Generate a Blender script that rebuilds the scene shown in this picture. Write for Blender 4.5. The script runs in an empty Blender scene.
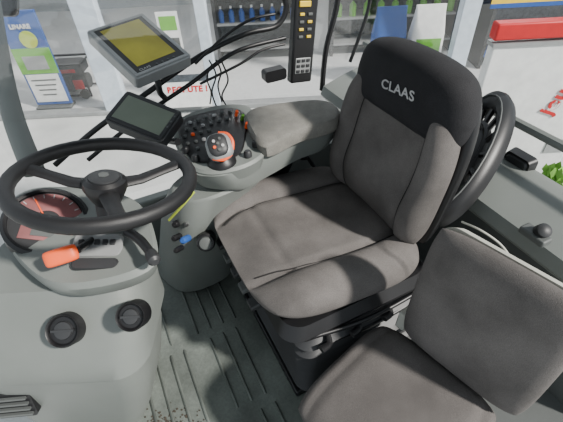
import bpy,bmesh,math,random
from mathutils import Vector as V, Matrix as MX
R=math.radians; random.seed(4); sin=math.sin; cos=math.cos; PI=math.pi
C=bpy.context.scene.collection
# ------------------------------------------------------------------ camera
FPX=400; pt=R(42); rl=R(3); CAM=V((0,0,1.35))
fw=V((0,cos(pt),-sin(pt))); up0=V((0,sin(pt),cos(pt))); r0=V((1,0,0))
rt=r0*cos(rl)-up0*sin(rl); up=up0*cos(rl)+r0*sin(rl)
cd=bpy.data.cameras.new('camera'); cam=bpy.data.objects.new('camera',cd); C.objects.link(cam)
cd.sensor_width=36; cd.lens=36*FPX/563; cd.clip_start=.02
m=MX((rt,up,-fw)).transposed().to_4x4(); m.translation=CAM; cam.matrix_world=m
bpy.context.scene.camera=cam
def ray(px,py): return fw+rt*((px-281.5)/FPX)-up*((py-211)/FPX)
def Pz(px,py,z): d=ray(px,py); return CAM+d*((z-CAM.z)/d.z)
def Py(px,py,y): d=ray(px,py); return CAM+d*(y/d.y)
def Pd(px,py,t): return CAM+ray(px,py)*t
ANG=R(204.3); S=V((.12,.90,0)); FU=V((cos(ANG),sin(ANG),0)); LU=V((-sin(ANG),cos(ANG),0)); ZU=V((0,0,1))
CABM=MX.Translation(S)@MX.Rotation(ANG,4,'Z')
def cab(u,l,z): return S+FU*u+LU*l+ZU*z
def Pl(px,py,l): d=ray(px,py); return CAM+d*((l+LU.dot(S)-LU.dot(CAM))/LU.dot(d))
def Pu(px,py,u): d=ray(px,py); return CAM+d*((u+FU.dot(S)-FU.dot(CAM))/FU.dot(d))
# ------------------------------------------------------------------ materials
def mat(name,col,rough=.6,metal=0,amt=.08,ns=12,bump=0,bs=300,emit=0,spec=.5,fine=0):
    m=bpy.data.materials.new(name); m.use_nodes=True; nt=m.node_tree; n=nt.nodes; l=nt.links
    p=n['Principled BSDF']; tc=n.new('ShaderNodeTexCoord'); no=n.new('ShaderNodeTexNoise'); no.inputs['Scale'].default_value=ns; no.inputs['Detail'].default_value=5
    l.new(tc.outputs['Object'],no.inputs['Vector'])
    cr=n.new('ShaderNodeValToRGB'); cr.color_ramp.elements[0].position=.3; cr.color_ramp.elements[1].position=.7
    cr.color_ramp.elements[0].color=[max(0,c*(1-amt)) for c in col]+[1]; cr.color_ramp.elements[1].color=[min(1,c*(1+amt)) for c in col]+[1]
    l.new(no.outputs['Fac'],cr.inputs['Fac']); src=cr.outputs['Color']
    if fine:
        n2=n.new('ShaderNodeTexNoise'); n2.inputs['Scale'].default_value=bs; n2.inputs['Detail'].default_value=3
        l.new(tc.outputs['Object'],n2.inputs['Vector'])
        mr=n.new('ShaderNodeMapRange'); mr.inputs['From Min'].default_value=.3; mr.inputs['From Max'].default_value=.7; mr.inputs['To Min'].default_value=1-fine; mr.inputs['To Max'].default_value=1+fine
        l.new(n2.outputs['Fac'],mr.inputs['Value'])
        mx=n.new('ShaderNodeVectorMath'); mx.operation='SCALE'; l.new(src,mx.inputs[0]); l.new(mr.outputs[0],mx.inputs['Scale']); src=mx.outputs[0]
    l.new(src,p.inputs['Base Color'])
    p.inputs['Roughness'].default_value=rough; p.inputs['Metallic'].default_value=metal; p.inputs['Specular IOR Level'].default_value=spec
    if emit:
        l.new(src,p.inputs['Emission Color']); p.inputs['Emission Strength'].default_value=emit
    if bump:
        n3=n.new('ShaderNodeTexNoise'); n3.inputs['Scale'].default_value=bs; l.new(tc.outputs['Object'],n3.inputs['Vector'])
        b=n.new('ShaderNodeBump'); b.inputs['Strength'].default_value=bump; b.inputs['Distance'].default_value=.002
        l.new(n3.outputs['Fac'],b.inputs['Height']); l.new(b.outputs[0],p.inputs['Normal'])
    return m
M_FAB=mat('seat_fabric',(.120,.111,.106),.95,amt=.26,ns=8,bump=.5,bs=650,fine=.22,spec=.2)
M_FAB2=mat('seat_fabric_side',(.100,.092,.088),.95,amt=.22,ns=8,bump=.5,bs=650,fine=.22,spec=.2)
M_HEAD=mat('headrest_fabric',(.018,.018,.020),.85,amt=.2,bump=.4,bs=500,fine=.3,spec=.3)
M_SEAM=mat('seam_thread',(.014,.013,.013),.9)
M_BLK=mat('black_plastic',(.008,.008,.009),.42,amt=.2,bump=.1)
M_RIM=mat('wheel_leather',(.009,.009,.010),.5,amt=.2,bump=.25,bs=700)
M_DK=mat('dark_plastic',(.024,.025,.027),.5,amt=.15,bump=.1)
M_GR=mat('grey_plastic',(.165,.18,.168),.5,amt=.08,ns=5,bump=.15,bs=900)
M_GR2=mat('light_grey_plastic',(.26,.27,.255),.5,amt=.07,ns=5,bump=.15,bs=900)
M_GRD=mat('mid_grey_plastic',(.085,.092,.09),.55,amt=.1,ns=5,bump=.15,bs=900)
M_CREAM=mat('cream_panel',(.42,.42,.37),.6,amt=.08)
M_MAT=mat('rubber_mat',(.125,.142,.128),.6,amt=.4,ns=5,bump=.3,bs=120,fine=.12)
M_RIB=mat('worn_rib',(.095,.108,.097),.6,amt=.4,ns=9)
M_DIRT=mat('dry_soil',(.05,.04,.03),.95,amt=.4,ns=30)
M_SIL=mat('silver_paint',(.30,.31,.31),.4,metal=.3)
M_MET=mat('steel',(.5,.5,.5),.3,metal=1)
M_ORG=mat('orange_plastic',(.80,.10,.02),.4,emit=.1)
M_RED=mat('red_plastic',(.50,.01,.012),.45)
M_GRN=mat('green_plastic',(.12,.36,.03),.45)
M_LIME=mat('lime_plastic',(.42,.52,.05),.45)
M_YEL=mat('yellow_plastic',(.75,.52,.03),.45)
M_WHT=mat('white_plastic',(.70,.71,.70),.4)
M_TXT=mat('light_print',(.42,.42,.42),.6)
M_SCRY=mat('olive_screen',(.36,.32,.03),.3,amt=.3,ns=6,emit=.10,spec=.3)
M_SCRG=mat('grey_green_screen',(.16,.19,.145),.4,amt=.15,ns=5)
M_PINK=mat('pink_screen',(.24,.10,.10),.3,amt=.3,ns=14)
M_ARM=mat('armrest_vinyl',(.17,.165,.148),.7,amt=.15,ns=30,bump=.5,bs=300,fine=.15)
M_CON=mat('concrete',(.46,.47,.46),.9,amt=.12,ns=2,bump=.4,bs=60,fine=.08)
M_TILE=mat('shop_floor',(.50,.51,.51),.35,amt=.06)
M_WALL=mat('shop_wall',(.26,.29,.30),.8)
M_FRAME=mat('white_aluminium',(.52,.59,.66),.4)
M_BLUE=mat('blue_paint',(.02,.08,.30),.5)
M_LEAF=mat('leaf',(.14,.32,.04),.6,amt=.3)
M_CHAS=mat('chassis_paint',(.10,.12,.06),.6)
M_STK=mat('stock_dark',(.05,.06,.07),.6,amt=.4,ns=20)
def glass(name):
    m=bpy.data.materials.new(name); m.use_nodes=True; nt=m.node_tree; n=nt.nodes; l=nt.links
    n.remove(n['Principled BSDF']); o=n['Material Output']; t=n.new('ShaderNodeBsdfTransparent'); g=n.new('ShaderNodeBsdfGlossy'); g.inputs['Roughness'].default_value=.03
    no=n.new('ShaderNodeTexNoise'); no.inputs['Scale'].default_value=3; mr=n.new('ShaderNodeMapRange'); mr.inputs['To Min'].default_value=.03; mr.inputs['To Max'].default_value=.09
    l.new(no.outputs['Fac'],mr.inputs['Value']); x=n.new('ShaderNodeMixShader'); l.new(mr.outputs[0],x.inputs[0]); l.new(t.outputs[0],x.inputs[1]); l.new(g.outputs[0],x.inputs[2]); l.new(x.outputs[0],o.inputs['Surface'])
    return m
M_GLASS=glass('window_glass')
# ------------------------------------------------------------------ object helpers
ROOT={}
def thing(name,label,cat,loc,group=None):
    o=bpy.data.objects.new(name,None); C.objects.link(o); o.location=loc; o.empty_display_size=.1
    o['label']=label; o['category']=cat
    if group: o['group']=group
    ROOT[o]=V(loc); return o
def tag(o,label,cat,group=None,kind=None):
    o['label']=label; o['category']=cat
    if group: o['group']=group
    if kind: o['kind']=kind
    return o
def obj(name,b,m,parent=None,bevel=0,smooth=True,label=None,kind=None,ang=38):
    me=bpy.data.meshes.new(name)
    if isinstance(b,bpy.types.Mesh): me=b
    else:
        bmesh.ops.recalc_face_normals(b,faces=b.faces); b.to_mesh(me); b.free()
    lo=V([min(v.co[i] for v in me.vertices) for i in range(3)]); hi=V([max(v.co[i] for v in me.vertices) for i in range(3)])
    c=(lo+hi)/2
    if parent is None: c.z=lo.z
    me.transform(MX.Translation(-c))
    if smooth:
        for p in me.polygons: p.use_smooth=True
        me.set_sharp_from_angle(angle=R(ang))
    me.materials.clear(); me.materials.append(m)
    o=bpy.data.objects.new(name,me); C.objects.link(o)
    if parent: o.parent=parent; o.location=c-ROOT[parent]; ROOT[o]=c
    else: o.location=c; ROOT[o]=c
    if bevel:
        md=o.modifiers.new('bevel','BEVEL'); md.width=bevel; md.segments=3; md.limit_method='ANGLE'; md.angle_limit=R(35)
    if label: o['label']=label
    if kind: o['kind']=kind
    return o
def struct(name,b,m,**k): return obj(name,b,m,kind='structure',**k)
def NB(): return bmesh.new()
I4=MX.Identity(4)
def addg(b,vs,fs,M=I4):
    bv=[b.verts.new(M@V(v)) for v in vs]
    for f in fs:
        try: b.faces.new([bv[i] for i in f])
        except ValueError: pass
    return bv
def box(b,sx,sy,sz,M=I4,c=(0,0,0)):
    vs=[(c[0]+x*sx/2,c[1]+y*sy/2,c[2]+z*sz/2) for x in(-1,1) for y in(-1,1) for z in(-1,1)]
    addg(b,vs,[(0,1,3,2),(4,6,7,5),(0,4,5,1),(2,3,7,6),(0,2,6,4),(1,5,7,3)],M); return b
def lathe(b,prof,M=I4,seg=32):
    vs=[];fs=[];n=len(prof)
    for i in range(seg):
        a=2*PI*i/seg
        for r,z in prof: vs.append((r*cos(a),r*sin(a),z))
    for i in range(seg):
        j=(i+1)%seg
        for k in range(n-1): fs.append((i*n+k,j*n+k,j*n+k+1,i*n+k+1))
    fs.append([i*n for i in range(seg)][::-1]); fs.append([i*n+n-1 for i in range(seg)])
    addg(b,vs,fs,M); return b
def cyl(b,r,h,M=I4,seg=24,r2=None): return lathe(b,[(r,0),(r if r2 is None else r2,h)],M,seg)
def spline(pts,n=8,closed=False):
    P=[V(p) for p in pts]; out=[]; k=len(P); rng=k if closed else k-1
    for i in range(rng):
        if closed: a,b_,c,d=P[i-1],P[i],P[(i+1)%k],P[(i+2)%k]
        else: a=P[max(i-1,0)];b_=P[i];c=P[i+1];d=P[min(i+2,k-1)]
        for j in range(n):
            t=j/n; out.append(.5*((2*b_)+(c-a)*t+(2*a-5*b_+4*c-d)*t*t+(3*b_-a-3*c+d)*t**3))
    if not closed: out.append(P[-1])
    return out
def tube(b,pts,r,seg=10,sm=True,flat=1,closed=False):
    P=spline(pts,8,closed) if sm else [V(p) for p in pts]
    n=len(P); T=[]
    for i in range(n):
        if closed: d=P[(i+1)%n]-P[i-1]
        else: d=P[min(i+1,n-1)]-P[max(i-1,0)]
        T.append(d.normalized())
    a=V((0,0,1)); 
    if abs(T[0].dot(a))>.9: a=V((1,0,0))
    N=(a-T[0]*a.dot(T[0])).normalized(); vs=[];fs=[]
    for i in range(n):
        N=(N-T[i]*N.dot(T[i])).normalized(); B=T[i].cross(N)
        rr=r if not isinstance(r,(list,tuple)) else r[0]+(r[1]-r[0])*i/(n-1)
        for k in range(seg):
            q=2*PI*k/seg; vs.append(P[i]+N*(rr*flat*cos(q))+B*(rr*sin(q)))
    for i in range(n if closed else n-1):
        for k in range(seg):
            k2=(k+1)%seg; i2=(i+1)%n; fs.append((i*seg+k,i*seg+k2,i2*seg+k2,i2*seg+k))
    if not closed: fs.append(list(range(seg))[::-1]); fs.append([(n-1)*seg+k for k in range(seg)])
    addg(b,vs,fs); return b
def loft(b,rings,cap=True):
    n=len(rings[0]); vs=[p for r in rings for p in r]; fs=[]
    for i in range(len(rings)-1):
        for k in range(n):
            k2=(k+1)%n; fs.append((i*n+k,i*n+k2,(i+1)*n+k2,(i+1)*n+k))
    if cap: fs.append(list(range(n))[::-1]); fs.append([(len(rings)-1)*n+k for k in range(n)])
    addg(b,vs,fs); return b
def rr(hx,hy,r,n=6):
    out=[]
    for qx,qy,a0 in((1,1,0),(-1,1,90),(-1,-1,180),(1,-1,270)):
        for i in range(n+1):
            a=R(a0+90*i/n); out.append((qx*(hx-r)+r*cos(a),qy*(hy-r)+r*sin(a)))
    return out
def rloft(b,secs,M=I4):   # secs: (z,cx,cy,hx,hy,r)
    loft(b,[[M@V((cx+x,cy+y,z)) for x,y in rr(hx,hy,r)] for z,cx,cy,hx,hy,r in secs]); return b
def pad(b,outl,levels,sm=True):
    P=spline(outl,5,True) if sm else [V(p) for p in outl]
    c=sum(P,V((0,0,0)))/len(P)
    loft(b,[[V((c.x+(p.x-c.x)*s,c.y+(p.y-c.y)*s,p.z+dz)) for p in P] for dz,s in levels]); return b
def cushion(b,hx,hy,top,bot,M,k=.35,N=30,hf=None,pw=6,warp=None):
    def sp(s,t,side=1):
        x=s*hx*math.sqrt(1-k*t**4*.5); y=t*hy*math.sqrt(1-k*s**4*.5)
        e=math.sqrt(max(0,(1-abs(s)**pw)*(1-abs(t)**pw)))
        z=(top+(hf(s,t) if hf else 0))*e if side>0 else -bot*e
        p=V((x,y,z))
        if warp: p=V(warp(*p))
        return M@p
    G={}
    for side in(1,-1):
        for i in range(N+1):
            for j in range(N+1):
                if side<0 and (i in(0,N) or j in(0,N)): G[side,i,j]=G[1,i,j]; continue
                G[side,i,j]=b.verts.new(sp(sin(PI/2*(-1+2*i/N)),sin(PI/2*(-1+2*j/N)),side))
    for side in(1,-1):
        for i in range(N):
            for j in range(N):
                try:b.faces.new((G[side,i,j],G[side,i+1,j],G[side,i+1,j+1],G[side,i,j+1]))
                except ValueError: pass
    return sp
def basis(o,x,y,z=None):
    x=V(x).normalized(); y=V(y); y=(y-x*y.dot(x)).normalized(); z=x.cross(y)
    m=MX((x,y,z)).transposed().to_4x4(); m.translation=V(o); return m
def zbasis(o,z,xh=(1,0,0)):
    z=V(z).normalized(); x=V(xh); x=(x-z*x.dot(z)).normalized(); y=z.cross(x)
    m=MX((x,y,z)).transposed().to_4x4(); m.translation=V(o); return m
def text(name,s,size,M,m,parent,bold=0,fn=None,label=None,ext=.0006):
    cu=bpy.data.curves.new('t','FONT'); cu.body=s; cu.size=size; cu.extrude=ext; cu.offset=bold; cu.align_x='CENTER'; cu.align_y='CENTER'; cu.space_character=1.08
    o=bpy.data.objects.new('t',cu); C.objects.link(o); dg=bpy.context.evaluated_depsgraph_get(); dg.update()
    me=bpy.data.meshes.new_from_object(o.evaluated_get(dg)); bpy.data.objects.remove(o)
    if fn:
        for v in me.vertices: v.co=V(fn(*v.co))
    else: me.transform(M)
    return obj(name,me,m,parent,smooth=False,label=label)
def quad(A,B,Cc,D):
    A,B,Cc,D=map(V,(A,B,Cc,D)); c=(A+B+Cc+D)/4; x=((B-A)+(Cc-D))/2; y=((A-D)+(B-Cc))/2
    return basis(c,x,y),x.length,y.length
def frame(b,w,h,t,d,M,c=(0,0,0)):
    box(b,w,t,d,M,(c[0],c[1]+h/2-t/2,c[2])); box(b,w,t,d,M,(c[0],c[1]-h/2+t/2,c[2]))
    box(b,t,h-2*t,d,M,(c[0]-w/2+t/2,c[1],c[2])); box(b,t,h-2*t,d,M,(c[0]+w/2-t/2,c[1],c[2])); return b
def gs(x,c,w): return math.exp(-((x-c)/w)**2)
# ================================================================== CAB SHELL
struct('floor',box(NB(),1.6,1.5,.05,CABM,(.2,.0,-.03)),M_GRD)
fm=thing('floor_mat','grey ribbed rubber mat covering the cab floor','floor mat',cab(.35,.1,-.005))
obj('mat_base',box(NB(),1.05,1.15,.01,CABM,(.25,.05,0.0)),M_MAT,fm)
b=NB()
for row,(l0,l1) in enumerate(((-.36,-.12),(-.08,.20),(.24,.42),(.46,.6))):
    for i in range(9):
        u=.30+i*.05+(row%2)*.015
        if (i+row)%5==4: continue
        tube(b,[cab(u,l0,.003),cab(u,l0+.012,.007),cab(u,l1-.012,.007),cab(u,l1,.003)],.005,6,False)
obj('raised_ribs',b,M_RIB,fm)
b=NB()
for i in range(120):
    p=Pz(random.gauss(168,16),random.gauss(421,7),.006); s_=random.uniform(.001,.003)
    box(b,s_*2,s_*1.6,s_,MX.Translation(p)@MX.Rotation(random.uniform(0,3),4,'Z'))
tag(obj('dirt_crumbs',b,M_DIRT,smooth=False),'scattered dry soil crumbs on the mat at the door edge','dirt',kind='stuff')
struct('chassis',box(NB(),1.3,1.1,.7,CABM,(.1,0,-.45)),M_CHAS)
b=NB(); box(b,1.6,.05,.26,CABM,(.2,-.70,.12)); struct('wall_right',b,M_GR,bevel=.01)
b=NB(); box(b,.06,1.45,.56,CABM,(-.55,0,.27)); struct('wall_back',b,M_GRD,bevel=.01)
b=NB(); box(b,1.75,1.42,.08,CABM,(.22,-.03,1.72)); struct('ceiling',b,M_DK,bevel=.02)
b=NB()
secs=[]
for i in range(13):
    l=-.66+i*.11
    secs.append([cab(-.60+dx,l,.56+dz) for dx,dz in((0,0),(.19,-.05),(.215,-.02),(.20,.015),(.10,.045),(.03,.06),(0,.055))])
loft(b,secs); struct('trim_1',b,M_GR)
b=NB(); tube(b,[cab(-.60,-.66,.72),cab(-.60,0,.72),cab(-.60,.66,.72)],.014,8); struct('trim_2',b,M_GR)
b=NB(); tube(b,[Pl(342,-30,-.68),Pl(336,10,-.68),Pl(326,50,-.68),Pl(322,90,-.68)],.012,8); struct('trim_3',b,M_BLK)
b=NB(); tube(b,[Pl(372,-30,-.68),Pl(368,10,-.68),Pl(350,62,-.68)],.008,8); struct('trim_4',b,M_BLK)
b=NB(); tube(b,[Pd(-16,-40,1.5),Pd(0,60,1.42),Pd(14,120,1.36),Pd(34,172,1.3)],.035,12,flat=.7); struct('trim_5',b,M_GR)
b=NB(); box(b,1.5,.004,1.2,CABM,(.2,-.70,.9)); struct('window_1',b,M_GLASS,smooth=False)
# ================================================================== GRAB RAILS / WIRING
gr=thing('grab_rail','pair of black tubular rails slanting up along the side window behind the monitors','rail',Pl(100,150,-.64))
b=NB(); tube(b,[Pl(55,165,-.64),Pl(95,130,-.64),Pl(140,98,-.64),Pl(200,56,-.64),Pl(245,34,-.64),Pl(276,26,-.64),Pl(286,8,-.64),Pl(280,-12,-.64)],.010); obj('rail',b,M_BLK,gr)
b=NB(); tube(b,[Pl(88,160,-.64),Pl(140,118,-.64),Pl(190,84,-.64),Pl(235,52,-.64),Pl(285,38,-.64)],.008); obj('rail',b,M_BLK,gr)
b=NB(); tube(b,[Pl(200,84,-.62),Pl(240,64,-.62),Pl(262,50,-.62),Pl(285,44,-.62)],.005); obj('rail',b,M_BLK,gr)
b=NB(); tube(b,[Pl(195,64,-.62),Pl(225,36,-.62),Pl(250,20,-.62),Pl(275,14,-.62)],.005); obj('rail',b,M_BLK,gr)
b=NB(); rloft(b,[(-.02,0,0,.045,.022,.012),(.02,0,0,.045,.022,.012)],basis(Pl(274,74,-.6),FU,ZU)); obj('clamp',b,M_BLK,gr)
CL=('black cable hanging in a loose loop from the slanted rail, nearest the olive screen','black cable crossing the loop beside it below the slanted rail','black cable hanging below the rail, nearest the switch column','thin black cable twisting down between the other hanging cables')
for i,pp in enumerate(([(209,60),(216,75),(212,92),(217,108)],[(212,64),(207,78),(211,92),(210,104)],[(222,62),(228,80),(222,96),(228,108)],[(216,60),(221,72),(218,86),(222,102)])):
    b=NB(); tube(b,[Pl(x,y,-.6+.01*i) for x,y in pp],.003,6); tag(obj('cable',b,M_BLK),CL[i],'cable','cables behind the control console')
sw=thing('switch_panel','tall narrow black switch column with rows of yellow and white buttons','switch panel',Pl(308,88,-.62))
A,B_,Cc,D=Pl(291,-14,-.62),Pl(315,-12,-.62),Pl(316,80,-.60),Pl(296,84,-.60)
SM,w,h=quad(A,B_,Cc,D)
obj('housing',box(NB(),w,h,.04,SM,(0,0,-.02)),M_BLK,sw,bevel=.008)
obj('indicator_light',box(NB(),w*.5,.02,.008,SM,(-.01,h*.34,.002)),M_YEL,sw,bevel=.003)
for r_ in range(4):
    for c_ in range(2):
        obj('button',box(NB(),w*.2,.010,.006,SM,(-w*.2+c_*w*.36,h*.24-r_*.026,.002)),[M_YEL,M_GRD][(r_+c_)%2],sw,bevel=.002)
obj('button_plate',box(NB(),w*.7,.06,.004,SM,(0,-h*.3,.001)),M_SIL,sw,bevel=.004)
for r_ in range(3): 
    for c_ in range(3): obj('button',box(NB(),w*.16,.012,.005,SM,(-w*.22+c_*w*.22,-h*.3+.02-r_*.02,.004)),M_DK,sw,bevel=.002)
mr_=thing('side_mirror','black mirror housing cut off at the top left corner','mirror',Pd(0,18,1.6))
MM=basis(Pd(2,2,1.6),rt,up)
obj('mirror_shell',rloft(NB(),[(-.03,0,0,.05,.045,.02),(.0,0,0,.06,.055,.02),(.006,0,0,.055,.05,.02)],MM),M_BLK,mr_)
obj('mirror_glass',rloft(NB(),[(.005,0,0,.045,.04,.015),(.008,0,0,.045,.04,.015)],MM),M_DK,mr_)
b=NB(); tube(b,[Pd(0,2,1.63),Pd(-20,20,1.55),Pd(-12,30,1.46)],.008,8); obj('mirror_arm',b,M_BLK,mr_)
# ================================================================== MONITORS
def monitor(name,label,q,scr,bz,logo,th=.03,bw=.022,armpts=None,inner=None):
    Mm,w,h=quad(*q)
    t=thing(name,label,'monitor',Mm@V((0,-h/2,-.03)))
    b=NB(); rloft(b,[(-th,0,0,w/2-.01,h/2-.01,.012),(-th+.006,0,0,w/2,h/2,.014),(-.003,0,0,w/2,h/2,.014),(0,0,0,w/2-.003,h/2-.003,.012)],Mm); obj('housing',b,bz,t)
    b=NB(); frame(b,w-.012,h-.012,.012,.006,Mm,(0,0,.001)); obj('bezel',b,bz,t,bevel=.002)
    if inner: obj('inner_frame',box(NB(),w-.036,h-.036,.002,Mm,(0,0,.0012)),inner,t)
    sx,sy=w-2*bw-.02,h-2*bw-.02
    obj('screen',box(NB(),sx,sy,.003,Mm,(0,.008 if inner else 0,.0016)),scr,t)
    if logo: text('lettering','CLAAS',.013,Mm@MX.Translation((-w*.27,-h/2+.024,.0045)),M_TXT,t)
    for i in range(4): obj('button',cyl(NB(),.0035,.003,Mm@MX.Translation((-sx*.1+i*.022,-h/2+.024 if inner else -h/2+.012,.002)),12),M_GRD,t)
    b=NB(); tube(b,[Mm@V((0,-h*.1,-th)),Mm@V((0,-h*.3,-th-.04))]+(armpts or []),.011); obj('bracket',b,M_BLK,t)
    return Mm
monitor('display_monitor','silver framed monitor with olive yellow screen, upper of the two monitors',(Pd(93,30,1.33),Pd(150,10,1.44),Pd(185,59,1.34),Pd(128,81,1.23)),M_SCRY,M_SIL,True,th=.045,bw=.026,armpts=[Pl(160,92,-.62),Pl(165,98,-.635)],inner=M_BLK)
monitor('display_monitor','black framed monitor with blank grey green screen, lower of the two monitors',(Pd(108,113,1.22),Pd(133,85,1.27),Pd(177,117,1.23),Pd(157,149,1.17)),M_SCRG,M_DK,False,bw=.008,th=.045,armpts=[Pz(178,142,.70)])
# ================================================================== CONTROL CONSOLE
ar=thing('control_console','grey control console with joystick and padded top beside the driver seat','control console',cab(.1,-.46,.0))
top=[Pz(x,y,.70) for x,y in((246,112),(270,104),(318,99),(338,106),(336,119),(300,130),(266,145),(251,131))]
b=NB(); pad(b,top,[(-.05,.92),(-.045,.98),(-.01,1),(0,.95),(.004,.85)]); obj('arm_pad',b,M_ARM,ar,label='beige grey padded top of the console')
b=NB(); pad(b,[Pz(x,y,.65) for x,y in((188,165),(250,118),(330,108),(340,114),(334,125),(300,138),(264,157),(222,176))],[(-.09,.80),(-.06,.93),(0,1),(.005,.97)]); obj('arm_body',b,M_GR,ar)
obj('arm_support',rloft(NB(),[(0,.02,-.43,.08,.05,.02),(.4,.02,-.43,.10,.06,.02),(.58,.0,-.42,.16,.07,.02)],CABM),M_BLK,ar)
deck=[Pz(x,y,.665) for x,y in((172,126),(190,112),(222,104),(250,106),(262,128),(266,150),(244,166),(205,172),(182,158))]
b=NB(); pad(b,deck,[(-.07,.82),(-.05,.95),(-.008,1),(0,.96)]); obj('control_deck',b,M_GR,ar)
kp=[Pz(x,y,.667) for x,y in((178,127),(192,116),(232,108),(248,118),(246,134),(240,154),(215,162),(190,158))]
b=NB(); pad(b,kp,[(0,1),(.004,.96)]); obj('key_panel',b,M_BLK,ar)
def dz(px,py,z=.672): return MX.Translation(Pz(px,py,z))
btn=[(190,123),(198,121),(206,118),(214,116),(222,113),(230,112),(187,130),(195,128),(203,126),(211,124),(219,121),(227,119),(185,137),(193,135),(201,133),(209,131),(188,144),(196,142),(204,140),(198,149)]
cols=[M_TXT,M_GRD,M_GRD,M_TXT,M_GRD,M_GRD,M_GRD,M_GRD,M_TXT,M_GRD,M_GRD,M_GRD,M_GRD,M_ORG,M_GRD,M_GRD,M_GRD,M_GRD,M_TXT,M_GRD]
for (x,y),mm in zip(btn,cols): obj('button',lathe(NB(),[(.0065,0),(.0065,.005),(.0045,.007)],dz(x,y),14),mm,ar)
for x,y,mm in((252,124,M_BLK),(258,134,M_DK),(256,146,M_BLK),(248,156,M_DK),(186,152,M_BLK),(196,160,M_BLK)):
    obj('knob',lathe(NB(),[(.013,0),(.012,.014),(.008,.019)],dz(x,y,.667),16),mm,ar)
for x,y,mm in((236,116,M_ORG),(242,120,M_GRN),(246,128,M_ORG)):
    b=NB(); tube(b,[Pz(x,y,.67),Pz(x+1,y-5,.695)],.0055,8); obj('lever',b,mm,ar)
J=Pz(222,162,.665); b=NB(); lathe(b,[(.044,0),(.041,.012),(.031,.02),(.022,.035)],MX.Translation(J),20); obj('joystick_boot',b,M_BLK,ar)
JM=zbasis(J+V((0,0,.052)),(.15,-.6,.75),(1,.35,0))
b=NB(); cushion(b,.039,.042,.025,.03,JM,k=.9,N=14,pw=2.5); js=obj('joystick_grip',b,M_SIL,ar,label='silver joystick grip')
b=NB(); cushion(b,.029,.034,.011,.004,JM@MX.Translation((-.004,.002,.017)),k=.9,N=10,pw=3); obj('button_face',b,M_DK,js)
for dx,dy,mm in((-.014,.012,M_TXT),(.004,.016,M_GRD),(-.016,-.006,M_ORG),(.008,-.006,M_TXT),(-.004,.003,M_GRD),(-.004,-.016,M_GRD)):
    obj('button',cyl(NB(),.0045,.005,JM@MX.Translation((dx,dy,.026)),10),mm,js)
b=NB(); tube(b,[JM@V((.033,-.018,.004)),JM@V((.040,.006,.008)),JM@V((.031,.030,.008)),JM@V((.008,.040,.006))],.0055,8); obj('thumb_paddle',b,M_ORG,js)
b=NB(); tube(b,[JM@V((-.028,-.030,.004)),JM@V((0,-.042,.008)),JM@V((.026,-.031,.004))],.0045,8); obj('palm_edge',b,M_ORG,js)
# side console
sc=thing('side_console','grey moulded side console with knobs standing under the control console','console',cab(.34,-.3,0))
b=NB()
def ringpx(pts,z): return spline([Pz(x,y,z) for x,y in pts],5,True)
loft(b,[ringpx(((158,266),(195,244),(226,256),(228,276),(184,292)),.02),
        ringpx(((160,234),(195,212),(232,220),(232,246),(184,268)),.22),
        ringpx(((162,206),(195,184),(252,180),(240,208),(185,234)),.43),
        ringpx(((170,188),(205,166),(266,160),(255,180),(195,204)),.56),
        ringpx(((174,184),(205,166),(262,160),(250,178),(196,200)),.57)]); obj('console_body',b,M_GR,sc)
KM=zbasis(Pz(206,242,.405),(.1,-.85,.5))
obj('round_socket',lathe(NB(),[(.031,-.05),(.031,.006),(.026,.012)],KM,20),M_BLK,sc)
obj('socket_cap',lathe(NB(),[(.022,.01),(.020,.020),(.012,.022)],KM,20),M_GRD,sc)
for x,y,mm,rr_ in((176,224,M_BLK,.012),(184,240,M_BLUE,.011),(187,224,M_MET,.008),(175,238,M_BLK,.01),(184,213,M_YEL,.006),(177,250,M_BLK,.009),(194,216,M_DK,.007)):
    obj('switch',lathe(NB(),[(rr_,-.04),(rr_,.010),(rr_*.6,.016)],zbasis(Pz(x,y,.47),(-.1,-.8,.6)),14),mm,sc)
for i,pp in enumerate((((163,216,.54),(174,202,.60),(187,186,.64)),((169,220,.54),(182,206,.60),(194,192,.64)))):
    b=NB(); tube(b,[Pz(*q) for q in pp],.004,8); tag(obj('control_rod',b,M_LIME),('thin yellow green rod beside the steering column, nearer the wheel','thin yellow green rod beside the side console')[i],'rod')
# ================================================================== DRIVER SEAT
ds=thing('driver_seat','large taupe fabric driver seat with charcoal headrest carrying pale lettering','seat',S)
b=NB(); box(b,.50,.52,.03,CABM,(-.02,0,.02)); obj('base_plate',b,M_BLK,ds,bevel=.006)
b=NB(); secs=[]
for i in range(15):
    z=.035+i*.021; q=.014*(1 if i%2 else -1); secs.append((z,-.02,0.015,.228+q,.256+q,.05))
rloft(b,secs,CABM); obj('bellows',b,M_DK,ds,ang=20)
b=NB(); rloft(b,[(.325,-.02,0,.23,.25,.05),(.335,-.02,0,.25,.265,.05),(.355,0,0,.26,.27,.06),(.39,0,0,.24,.25,.06)],CABM); obj('seat_pan',b,M_BLK,ds)
for i,l in enumerate((-.2,-.13,-.06,.01,.08)):
    b=NB(); rloft(b,[(0,0,0,.012,.024,.008),(.03,.008,0,.009,.020,.006)],CABM@MX.Translation((.262,l,.345))@MX.Rotation(R(90),4,'Y')); obj('adjustment_handle',b,[M_DK,M_GRD][i%2],ds,bevel=.003)
for z in(.30,.345):
    b=NB(); tube(b,[cab(.18,.262,z),cab(.0,.282,z-.008),cab(-.22,.275,z)],.007); obj('side_rail',b,M_BLK,ds)
for i,u in enumerate((.13,.03,-.08)): 
    b=NB(); tube(b,[cab(u,.27,.33),cab(u+.01,.292,.325),cab(u+.04,.30,.33)],[.008,.011],8,flat=.6); obj('lever',b,M_BLK,ds)
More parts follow.
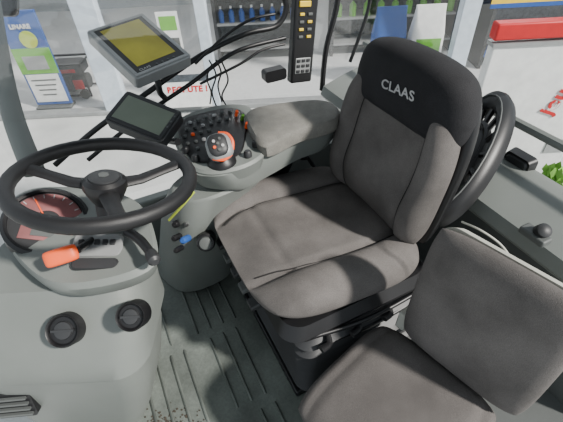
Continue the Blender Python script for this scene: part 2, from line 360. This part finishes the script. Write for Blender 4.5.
def hfc(s,t):
    side=.032*(1/(1+math.exp(-(abs(t)-.62)*14)))
    gro=-.018*gs(abs(t),.54,.045)
    front=-.045*max(0,(s-.35)/.65)**2
    back=.012*max(0,-s-.4)
    mid=-.014*gs(s,-.15,.5)*(1-abs(t))
    g2=-.008*gs(s,.55,.05)*(abs(t)<.54)
    return side+gro+front+back+mid+g2
CM=CABM@MX.Translation((.02,-.025,.43))@MX.Rotation(R(-6),4,'Y')
b=NB(); cs=cushion(b,.28,.29,.050,.048,CM,k=.55,N=70,hf=hfc,pw=6); cu_=obj('seat_cushion',b,M_FAB,ds)
def seam(sp,pts,r,par,off,name='seam'):
    b=NB(); tube(b,[sp(s,t)+off for s,t in pts],r,6); obj(name,b,M_SEAM,par)
zo=V((0,0,.0012))
for sg in(-1,1): seam(cs,[(-.9+.1*i,sg*(.54-.10*max(0,-.9+.1*i)**2)) for i in range(19)],.0022,cu_,zo)
# backrest
BK=cab(-.225,-.012,.455); tl=R(10); upv=(ZU*cos(tl)-FU*sin(tl))
BM=basis(BK,LU,upv)
def hfb(s,t):
    side=.028*(1/(1+math.exp(-(abs(s)-.68)*16)))
    gro=-.014*gs(abs(s),.62,.045)
    lum=.022*gs(t,-.45,.35)*(1-.5*abs(s))
    return side+gro+lum
def wrp(x,y,z): 
    f=1-.10*max(0,(y/.2))**2 ; return (x*f,y,z+.03*(x/.25)**2)
BM2=BM@MX.Translation((0,.20,.0))
b=NB(); bs=cushion(b,.230,.215,.045,.05,BM2,k=.35,N=56,hf=hfb,pw=7,warp=wrp); bk=obj('backrest',b,M_FAB,ds)
fo=FU*.001
for sg in(-1,1): seam(bs,[(sg*.62,-.93+.1*i) for i in range(18)],.0022,bk,fo)
b=NB(); cushion(b,.238,.25,.02,.045,BM2@MX.Translation((0,.03,-.035)),k=.35,N=24,pw=8,warp=wrp); obj('backrest_shell',b,M_BLK,ds)
HM=BM@MX.Translation((0,.41,.012))@MX.Rotation(R(4),4,'X')
def hwr(x,y,z): return (x*(1-.10*max(0,y/.1)),y-.012*(x/.2)**2,z)
b=NB(); hs=cushion(b,.220,.100,.06,.07,HM,k=.5,N=40,pw=5,warp=hwr); hr=obj('headrest',b,M_HEAD,ds,label='charcoal fabric headrest')
def onhead(x,y,z):
    a=R(7); x,y=x*cos(a)-y*sin(a),x*sin(a)+y*cos(a)
    x=x*1.08+.012; y2=y*.9; s=x/.220; t=y2/.100
    e=math.sqrt(max(0,(1-abs(s)**5)*(1-abs(t)**5)))
    return HM@V(hwr(x,y2,.06*e+.002+z))
text('lettering','CLAAS',.039,None,M_TXT,hr,bold=.0006,fn=onhead,label='pale grey capital lettering')
b=NB(); tube(b,[cab(-.2,-.32,.36),cab(-.16,-.33,.44),cab(-.13,-.335,.50)],.012,8,flat=.6); obj('belt_buckle_stalk',b,M_BLK,ds)
b=NB(); box(b,.03,.05,.07,zbasis(cab(-.125,-.335,.52),(.1,0,1)),(0,0,0)); obj('belt_buckle',b,M_BLK,ds,bevel=.008)
# ================================================================== OVAL HOUSING
oc=Pd(466,156,1.19)
ax=(Pd(498,94,1.20)-Pd(431,224,1.13))
OM=basis(oc,ax,(Pd(489,165,1.11)-Pd(450,145,1.27)))
a_=ax.length/2*1.0; bb_=.098
ov=thing('air_housing','black oval ring housing with slotted face mounted behind the driver backrest','air housing',oc-V((0,0,.1)))
def ell(sc,z,n=48): return [OM@V((a_*sc*cos(2*PI*i/n),bb_*sc*sin(2*PI*i/n),z)) for i in range(n)]
sgz=-1 if (OM.to_3x3()@V((0,0,1))).dot(CAM-oc)<0 else 1
def el(sc,z,n=48): return ell(sc,z*sgz,n)
b=NB(); loft(b,[el(.72,-.02),el(.72,.010),el(.78,.022),el(.90,.026),el(1.0,.016),el(1.04,-.002),el(1.03,-.024),el(.95,-.028),el(.80,-.028),el(.72,-.02)],cap=False); obj('outer_ring',b,M_BLK,ov)
b=NB(); loft(b,[el(.42,-.01),el(.42,.010),el(.48,.016),el(.54,.010),el(.54,-.01),el(.42,-.01)],cap=False); obj('inner_ring',b,M_BLK,ov)
b=NB(); loft(b,[el(.44,-.012),el(.44,.004),el(.3,.01),el(.1,.012)]); obj('hub_plate',b,M_DK,ov)
for i in range(14):
    a=2*PI*(i+.5)/14; b=NB(); tube(b,[OM@V((a_*k*cos(a),bb_*k*sin(a),sgz*.004)) for k in(.5,.62,.76)],.009,6); obj('spoke',b,M_BLK,ov)
b=NB(); tube(b,el(.90,.026,30),.003,6,sm=False,closed=True); obj('trim_ring',b,M_GRD,ov)
# ================================================================== STEERING CONSOLE
st=thing('steering_console','grey steering column console with black steering wheel, dials and two round air vents','steering console',V((-.5,.62,0)))
b=NB()
rloft(b,[(0,-.64,.64,.16,.14,.06),(.12,-.62,.63,.19,.145,.07),(.30,-.60,.63,.215,.145,.07),(.405,-.60,.62,.22,.145,.07),(.415,-.595,.615,.238,.158,.08),(.425,-.59,.615,.244,.162,.08),(.49,-.585,.62,.243,.15,.08),(.55,-.575,.64,.235,.13,.07),(.60,-.55,.66,.2,.11,.07),(.63,-.54,.67,.18,.10,.06)])
obj('column_body',b,M_GR,st)
pod=[(8,200),(38,186),(98,188),(138,200),(154,232),(152,262),(110,280),(52,284),(16,258),(2,228)]
b=NB(); pad(b,[Pz(x,y,.68) for x,y in pod],[(-.085,.80),(-.05,.95),(-.015,1.0),(0,.96)]); obj('dash_pod',b,M_GR,st)
dn=V((.35,-.25,.9))
DM=zbasis(Pz(47,222,.69),dn)
obj('dial_bezel',lathe(NB(),[(.098,-.03),(.098,.006),(.09,.012),(.083,.010),(.083,0)],DM,36),M_BLK,st)
dd=obj('dial_display',cyl(NB(),.083,.004,DM,36),M_DK,st)
b=NB(); n_=28
lv_=[(DM@V((r*cos(R(20+150*i/n_)),r*sin(R(20+150*i/n_)),.0052))) for i in range(n_+1) for r in(.03,.08)]
addg(b,lv_,[(2*i,2*i+1,2*i+3,2*i+2) for i in range(n_)]); obj('dial_arc',b,M_PINK,dd)
obj('lower_display',box(NB(),.10,.045,.003,DM,(.0,-.032,.006)),M_PINK,dd)
obj('display_window',box(NB(),.05,.03,.003,DM,(.0,-.030,.008)),M_GRD,dd)
for i in range(9):
    obj('gauge_mark',box(NB(),.002,.010,.002,DM@MX.Rotation(R(i*18-72),4,'Z'),(0,.072,.0065)),M_TXT,dd)
obj('needle',box(NB(),.003,.05,.002,DM@MX.Rotation(R(35),4,'Z'),(0,.045,.007)),M_ORG,dd)
PMt=zbasis(Pz(98,246,.69),V((.15,-.4,.9)))
obj('button_strip',rloft(NB(),[(0,0,0,.055,.03,.012),(.008,0,0,.05,.026,.01)],PMt),M_SIL,st)
for i in range(5): obj('button',box(NB(),.012,.013,.006,PMt,(-.034+i*.017,.006,.01)),M_DK,st,bevel=.002)
obj('button_recess',rloft(NB(),[(0,0,0,.05,.014,.012),(.006,0,0,.046,.011,.01)],zbasis(Pz(95,264,.685),V((.15,-.4,.9)))),M_DK,st)
OM2=basis(Pz(61,256,.73),Pz(80,250,.73)-Pz(42,262,.73),V((0,.6,.8)))
b=NB(); cushion(b,.034,.018,.012,.012,OM2,k=.4,N=16,pw=5); obj('indicator_knob',b,M_ORG,st,label='orange indicator knob')
b=NB(); tube(b,[Pz(78,250,.72),Pz(92,240,.70)],.008); obj('indicator_stalk',b,M_BLK,st)
b=NB(); tube(b,[Pz(128,232,.71),Pz(140,240,.72),Pz(150,252,.725)],[.012,.010],10); obj('control_stalk',b,M_BLK,st)
obj('stalk_tip',lathe(NB(),[(.012,0),(.014,.01),(.014,.03),(.008,.036)],zbasis(Pz(150,252,.72),Pz(158,268,.72)-Pz(150,252,.72)),14),M_DK,st)
for x,y,r_ in((62,331,.038),(130,317,.032)):
    p=Py(x,y,.494); VM=zbasis(p,(.05,-.68,.72))
    t_=obj('air_vent',lathe(NB(),[(r_,-.05),(r_,-.002),(r_*.92,.003),(r_*.82,.0),(r_*.78,-.006)],VM,30),M_BLK,st)
    b=NB(); lathe(b,[(r_*.55,-.006),(r_*.5,-.001),(r_*.3,.0)],VM,20); box(b,r_*1.3,.005,.006,VM,(0,0,-.001)); obj('vent_flap',b,M_DK,t_)
LV=zbasis(Py(14,404,.478),(.05,-.95,.25))
lv=obj('louvre_vent',rloft(NB(),[(-.03,0,0,.055,.045,.012),(.006,0,0,.055,.045,.012)],LV),M_BLK,st)
b=NB()
for k in range(4): box(b,.09,.006,.012,LV,(0,-.03+.02*k,.008))
obj('vent_slats',b,M_GRD,lv)
# steering wheel
wc=Pd(104,178,.885)
wn=V((.14,.16,1)).normalized(); WM=zbasis(wc,wn,(1,0,0))
Rw=.186
b=NB(); tube(b,[WM@V((Rw*cos(a*PI/18),Rw*sin(a*PI/18),0)) for a in range(36)],.0165,14,sm=False,closed=True); sw_=obj('steering_wheel',b,M_RIM,st,label='black steering wheel rim')
for a in(172,35,-62):
    a=R(a); d=V((cos(a),sin(a),0)); n=V((-sin(a),cos(a),0)); b=NB()
    rings=[]
    for q,wd,z in((.035,.022,-.02),(.08,.018,-.022),(.13,.016,-.012),(Rw,.020,0)):
        c=d*q+V((0,0,z)); rings.append([WM@(c+n*(wd*cos(k))+V((0,0,.009*sin(k)))) for k in [2*PI*i/12 for i in range(12)]])
    loft(b,rings); obj('spoke',b,M_RIM,sw_)
obj('hub',lathe(NB(),[(.03,-.06),(.042,-.035),(.048,-.02),(.046,-.005),(.038,.002)],WM,32),M_BLK,sw_)
obj('hub_cap',lathe(NB(),[(.034,-.001),(.033,.005),(.026,.008)],WM,28),M_DK,sw_)
obj('emblem',lathe(NB(),[(.012,.007),(.012,.0095)],WM,6),M_GRD,sw_)
obj('wheel_shaft',cyl(NB(),.028,.10,WM@MX.Translation((0,0,-.13)),20),M_DK,st)
# ================================================================== PASSENGER SEAT
pa=R(220); PC=V((.255,.392,0))
PM=MX.Translation(PC)@MX.Rotation(pa,4,'Z')
ps=thing('passenger_seat','small grey fabric passenger seat with square backrest in front of the driver seat','seat',PC)
b=NB(); rloft(b,[(0,0,0,.14,.15,.04),(.2,0,0,.155,.17,.04),(.265,0,0,.17,.185,.04)],PM); obj('seat_box',b,M_CREAM,ps)
def hp(s,t): return -.008*gs(abs(t),.8,.05)-.015*max(0,s-.4)
b=NB(); pc_=cushion(b,.19,.19,.04,.04,PM@MX.Translation((0,0,.31)),k=.4,N=36,hf=hp,pw=6); pcu=obj('seat_cushion',b,M_FAB2,ps)
Q=quad(Pz(436,222,.73),Pz(592,302,.73),Pz(532,438,.34),Pz(402,326,.34))
PBM,pw_,ph_=Q
b=NB(); pb=cushion(b,pw_/2*.99,ph_/2*.99,.034,.025,PBM,k=.26,N=36,pw=6); pbk=obj('backrest',b,M_FAB,ps)
b=NB(); rloft(b,[(-.045,0,0,pw_/2-.02,ph_/2-.02,.03),(-.018,0,-.004,pw_/2-.006,ph_/2-.004,.04)],PBM); obj('backrest_shell',b,M_CREAM,ps)
b=NB(); box(b,.03,.06,.05,PBM,(-pw_/2+.0,-ph_/2+.03,-.02)); obj('hinge',b,M_CREAM,ps,bevel=.006)
# ================================================================== REAR ITEMS
lk=thing('latch','small grey round window latch on the rear sill','latch',Pz(540,232,.6))
obj('latch_base',box(NB(),.07,.035,.02,basis(Pz(535,235,.61),LU,FU)),M_GRD,lk,bevel=.005)
obj('latch_knob',lathe(NB(),[(.018,0),(.018,.02),(.01,.026)],zbasis(Pz(540,232,.62),(0,-.5,.8)),16),M_DK,lk)
bp=Pu(516,168,-.58)
bx=thing('socket_box','black plastic box fixed at the rear window behind the seat','box',bp-V((0,0,.04)))
obj('case',rloft(NB(),[(-.02,0,0,.045,.05,.015),(.012,0,0,.042,.047,.015)],basis(bp,LU,ZU)),M_BLK,bx)
obj('lid',rloft(NB(),[(.012,0,0,.036,.04,.012),(.018,0,0,.033,.037,.012)],basis(bp,LU,ZU)),M_DK,bx)
b=NB(); tube(b,[Pz(462,222,.64),Pz(480,230,.66),Pz(500,244,.64),Pz(512,260,.6)],.003,6); tag(obj('cable',b,M_CREAM),'thin pale cable curling over the rear sill','cable')
# ================================================================== OUTSIDE
YS=5.2
b=NB(); box(b,24,12,.1,I4,(0,-.85,-1.35)); struct('ground',b,M_CON)
b=NB(); box(b,24,6,.1,I4,(0,8.2,-1.34)); struct('floor_shop',b,M_TILE)
b=NB(); box(b,24,.1,4,I4,(0,10.5,.6)); struct('wall_shop_back',b,M_WALL)
b=NB(); box(b,24,5.4,.1,I4,(0,7.9,2.1)); struct('ceiling_shop',b,M_WALL)
def gx(px,py,y=YS): return Py(px,py,y)
b=NB(); box(b,24,.16,.06,I4,(0,YS,-1.27)); struct('trim_6',b,M_SIL,bevel=.01)
n=7
for px,wd in((92,.30),(204,.14),(464,.22),(-60,.15)):
    p=gx(px,30); b=NB(); box(b,wd,.14,3.2,I4,(p.x,YS,.3)); struct('trim_%d'%n,b,M_FRAME,bevel=.01); n+=1
b=NB(); box(b,24,.01,3.2,I4,(0,YS+.02,.4)); struct('window_2',b,M_GLASS,smooth=False)
Yp=5.45; X0=Py(36,52,Yp).x-.05
psd=thing('display_stand','tall blue and green advertising stand inside the shop window','display stand',V((X0,Yp,-1.29)))
hh=1.25; zc=-1.24+hh/2; SMx=MX.Translation((X0,Yp,zc))@MX.Rotation(R(90),4,'X')
obj('board',box(NB(),.5,hh,.04,SMx),M_BLUE,psd,bevel=.005)
obj('white_panel',box(NB(),.44,.4,.01,SMx,(0,-.38,.022)),M_WHT,psd)
obj('green_field',box(NB(),.5,.34,.012,SMx,(0,.0,.022)),M_GRN,psd)
obj('yellow_disc',lathe(NB(),[(.11,0),(.11,.01)],SMx@MX.Translation((.04,.28,.024)),20),M_LIME,psd)
obj('picture',box(NB(),.30,.18,.01,SMx,(0,-.02,.03)),M_SIL,psd)
for i in range(4): obj('text_line',box(NB(),.34-.05*i,.018,.004,SMx,(0,-.26-.07*i,.03)),M_GRD,psd)
text('lettering','LINARE',.075,SMx@MX.Translation((0,.44,.03)),M_WHT,psd,bold=.003,ext=.002)
obj('foot',box(NB(),.5,.2,.04,I4,(X0,Yp,-1.27)),M_GRD,psd,bevel=.01)
# generator
G=V((Py(78,90,5.9).x,5.9,0))
ge=thing('generator','small dark boxy generator with red strip in a black tube frame','generator',V((G.x,G.y,-1.29)))
def gm(x,y,z): return MX.Translation((G.x+x,G.y+y,-1.29+z))
b=NB()
for sx in(-1,1):
    tube(b,[gm(sx*.27,sy*.2,z).translation for sy,z in((-1,.02),(-1,.5),(1,.5),(1,.02))],.018,8,sm=False)
for sy in(-1,1):
    for z in(.04,.5): tube(b,[gm(-.27,sy*.2,z).translation,gm(.27,sy*.2,z).translation],.018,8,sm=False)
obj('tube_frame',b,M_BLK,ge)
obj('fuel_tank',rloft(NB(),[(0,0,0,.23,.17,.04),(.10,0,0,.23,.17,.04),(.14,0,0,.2,.14,.04)],gm(0,0,.34)),M_DK,ge)
obj('tank_strip',box(NB(),.3,.01,.05,gm(0,-.172,.40)),M_RED,ge)
obj('engine_block',rloft(NB(),[(0,0,0,.13,.15,.03),(.24,0,0,.12,.15,.03)],gm(-.10,0,.08)),M_STK,ge)
obj('alternator',cyl(NB(),.11,.2,gm(.03,0,.19)@MX.Rotation(R(90),4,'Y'),18),M_DK,ge)
obj('control_plate',box(NB(),.14,.01,.14,gm(.14,-.19,.2)),M_RED,ge)
for sx in(-.2,.2): obj('wheel',cyl(NB(),.07,.05,gm(sx,-.2,.07)@MX.Rotation(R(90),4,'X'),18),M_BLK,ge)
# recruitment board
rp=Py(187,91,5.05)
RMx=MX.Translation(rp)@MX.Rotation(R(74),4,'X')
rb=thing('notice_board','white board with red lettering leaning by the shop door','sign',V((rp.x,5.05,-1.3)))
obj('panel',box(NB(),.62,.42,.02,RMx),M_WHT,rb,bevel=.004)
text('lettering','RECRUTE !',.105,RMx@MX.Translation((.01,.02,.012)),M_RED,rb,bold=.004,ext=.002)
obj('dark_header',box(NB(),.62,.09,.006,RMx,(0,.165,.011)),M_STK,rb)
for sx in(-.24,.24): obj('leg',tube(NB(),[RMx@V((sx,-.18,-.01)),V((rp.x+sx,5.1,-1.29))],.012,6,sm=False),M_MET,rb)
p=Py(172,42,5.12); DMx=MX.Translation((p.x,5.12,p.z))@MX.Rotation(R(90),4,'X')
dp=thing('window_poster','narrow white and green poster stuck on the shop glass','poster',V((p.x,5.12,p.z-.35)))
obj('sheet',box(NB(),.26,.7,.008,DMx),M_WHT,dp); obj('green_block',box(NB(),.2,.16,.004,DMx,(0,.22,.006)),M_GRN,dp)
obj('grey_block',box(NB(),.2,.3,.004,DMx,(0,-.1,.006)),M_GRD,dp)
p=Py(541,2,5.12); DMx=MX.Translation((p.x,5.12,p.z))@MX.Rotation(R(90),4,'X')
dp=thing('window_banner','yellow and blue striped banner stuck on the glass above the white cabinet','banner',V((p.x,5.12,p.z-.1)))
obj('yellow_strip',box(NB(),1.2,.09,.008,DMx,(0,.05,0)),M_YEL,dp); obj('blue_strip',box(NB(),1.2,.05,.008,DMx,(0,-.02,0)),M_BLUE,dp)
def bottle_proto(name,label,group,body,cap,h=.24,r=.045):
    t=thing(name,label,'bottle',V((0,0,-50)),group); ROOT[t]=V((0,0,0))
    obj('body',lathe(NB(),[(r,0),(r,h*.62),(r*.35,h*.8),(r*.35,h*.88)],I4,12),body,t); obj('cap',lathe(NB(),[(r*.42,h*.86),(r*.42,h)],I4,10),cap,t); return t
used={}
def put(t,loc):
    if t not in used: used[t]=1; t.location=loc; return
    r=t.copy(); C.objects.link(r); r.location=loc
    for ch in t.children: c=ch.copy(); C.objects.link(c); c.parent=r
def shelf(x0,x1,y,levels,label,colr=M_SIL):
    t=thing('shelving_unit',label,'shelf',V(((x0+x1)/2,y,-1.29)))
    for z in levels: obj('shelf_board',box(NB(),x1-x0,.4,.03,I4,((x0+x1)/2,y,z)),colr,t)
    for x in(x0+.02,x1-.02): obj('upright',box(NB(),.05,.42,levels[-1]+1.29+.5,I4,(x,y,-1.29+(levels[-1]+1.79)/2)),M_DK,t)
    obj('back_panel',box(NB(),x1-x0,.02,levels[-1]+1.79,I4,((x0+x1)/2,y+.21,-1.29+(levels[-1]+1.79)/2)),M_STK,t)
xa=Py(215,20,7).x; xb=Py(300,20,7).x
shelf(xa,xb,7,(-1.1,-.7,-.3,.1),'dark shelving unit full of bottles behind the slanted rails')
xc=Py(330,20,7).x; xd=Py(452,20,7).x
shelf(xc,xd,7,(-1.1,-.7,-.3,.1),'shop shelving unit behind the driver headrest')
xe=Py(484,20,6.2).x; xf=Py(590,20,6.2).x
shelf(xe,xf,6.2,(-1.1,-.75,-.3,.15),'shop shelving unit with blue edges above the white cabinet',M_BLUE)
P1=bottle_proto('bottle','small dark blue bottle on the shelving behind the slanted rails','blue bottles',M_BLUE,M_WHT)
P2=bottle_proto('bottle','green bottle on the shelving behind the driver headrest','green bottles',M_GRN,M_BLK,.26,.055)
P3=bottle_proto('spray_bottle','white bottle with red cap on the shelf above the white cabinet','white bottles on the blue shelf',M_WHT,M_RED,.26,.05)
for z in(-.7,-.3):
    for i in range(8): put(P1,V((xa+.12+(xb-xa-.24)*i/7,6.9,z+.016)))
    for i in range(9): put(P2,V((xc+.12+(xd-xc-.24)*i/8,6.9,z+.016)))
for i in range(9): put(P3,V((xe+.12+(xf-xe-.24)*i/9,6.1,-.3+.016)))
for px,mm,lb in((425,M_WHT,'white paper sack standing behind the shop glass'),(388,M_BLUE,'blue sack standing behind the shop glass')):
    p=Py(px,40,5.7); t=thing('sack',lb,'sack',V((p.x,5.7,-1.29)))
    b=NB(); rloft(b,[(0,0,0,.2,.12,.06),(.1,0,0,.24,.15,.08),(.7,0,0,.23,.13,.08),(.95,0,0,.2,.05,.03),(1.05,0,0,.2,.015,.01)],MX.Translation((p.x,5.7,-1.29))); obj('bag',b,mm,t)
    obj('printed_band',box(NB(),.34,.012,.22,I4,(p.x,5.56,-.75)),M_GRN if mm is M_WHT else M_YEL,t)
# cabinet
FYf=3.2; tl_=Py(484,25,FYf); bl_=Py(474,150,FYf); x0=(tl_.x+bl_.x)/2; ht=tl_.z+1.3; wd=1.05
fr=thing('display_cabinet','white display cabinet with red header standing outside at the right','display cabinet',V((x0+wd/2,FYf+.1,-1.3)))
FM=MX.Translation((x0+wd/2,FYf+.05,-1.3))
hd=Py(486,25,FYf).z-Py(486,42,FYf).z
obj('cabinet',box(NB(),wd,.10,ht-hd-.06,FM,(0,0,(ht-hd)/2)),M_WHT,fr,bevel=.02)
obj('header',box(NB(),wd+.02,.11,hd,FM,(0,0,ht-hd/2)),M_RED,fr,bevel=.015)
obj('header_stripe',box(NB(),wd+.01,.12,.03,FM,(0,0,ht-hd-.035)),M_SIL,fr)
tp=Py(555,102,FYf-.01)
text('lettering','jeu',.19,MX.Translation(tp)@MX.Rotation(R(90),4,'X')@MX.Rotation(R(70),4,'Z'),M_RED,fr,bold=.006,ext=.002)
np_=Py(556,146,FYf-.008)
obj('notice',box(NB(),.2,.006,.14,MX.Translation(np_)),M_SIL,fr)
obj('base',box(NB(),wd-.04,.3,.04,FM,(0,.0,.02)),M_BLK,fr)
for i,(px,py) in enumerate(((546,192),(580,196),(512,200))):
    p=Pz(px,py,-.85); t=thing('shrub',['tall bright green shrub outside, middle one below the white cabinet','green shrub at the right picture edge outside','low green shrub nearest the black box outside'][i],'shrub',V((p.x,p.y,-1.3)),'shrubs outside the rear window')
    b=NB()
    for k in range(150):
        q=V((p.x+random.uniform(-.07,.07),p.y+random.uniform(-.1,.1),-1.3+random.uniform(.1,.6))); d=V((random.gauss(0,.5),random.gauss(0,.5),random.uniform(.5,1))).normalized()*.10; s_=d.cross(V((random.random(),random.random(),.1))).normalized()*.03
        addg(b,[q,q+d*.5+s_,q+d,q+d*.5-s_],[(0,1,2,3)])
    obj('foliage',b,M_LEAF,t,smooth=False); obj('stem',tube(NB(),[(p.x,p.y,-1.3),(p.x,p.y,-.8)],.012,6),M_CHAS,t)
# ================================================================== LIGHT
w=bpy.data.worlds.new('world'); bpy.context.scene.world=w; w.use_nodes=True
bg=w.node_tree.nodes['Background']; bg.inputs[0].default_value=(.84,.93,1,1); bg.inputs[1].default_value=.9
sd=bpy.data.lights.new('sun','SUN'); sd.energy=7.5; sd.angle=R(4); sd.color=(1,.96,.90); so=bpy.data.objects.new('sun',sd); C.objects.link(so)
so.rotation_euler=V((.72,-.42,.70)).to_track_quat('Z','Y').to_euler()
for x in(-4,0,4):  # unseen fill lights added below the shop ceiling to brighten its interior
    ld=bpy.data.lights.new('shop_fill_light','AREA'); ld.energy=80; ld.size=1.5; lo=bpy.data.objects.new('shop_fill_light',ld); C.objects.link(lo); lo.location=(x,7.2,2.0)
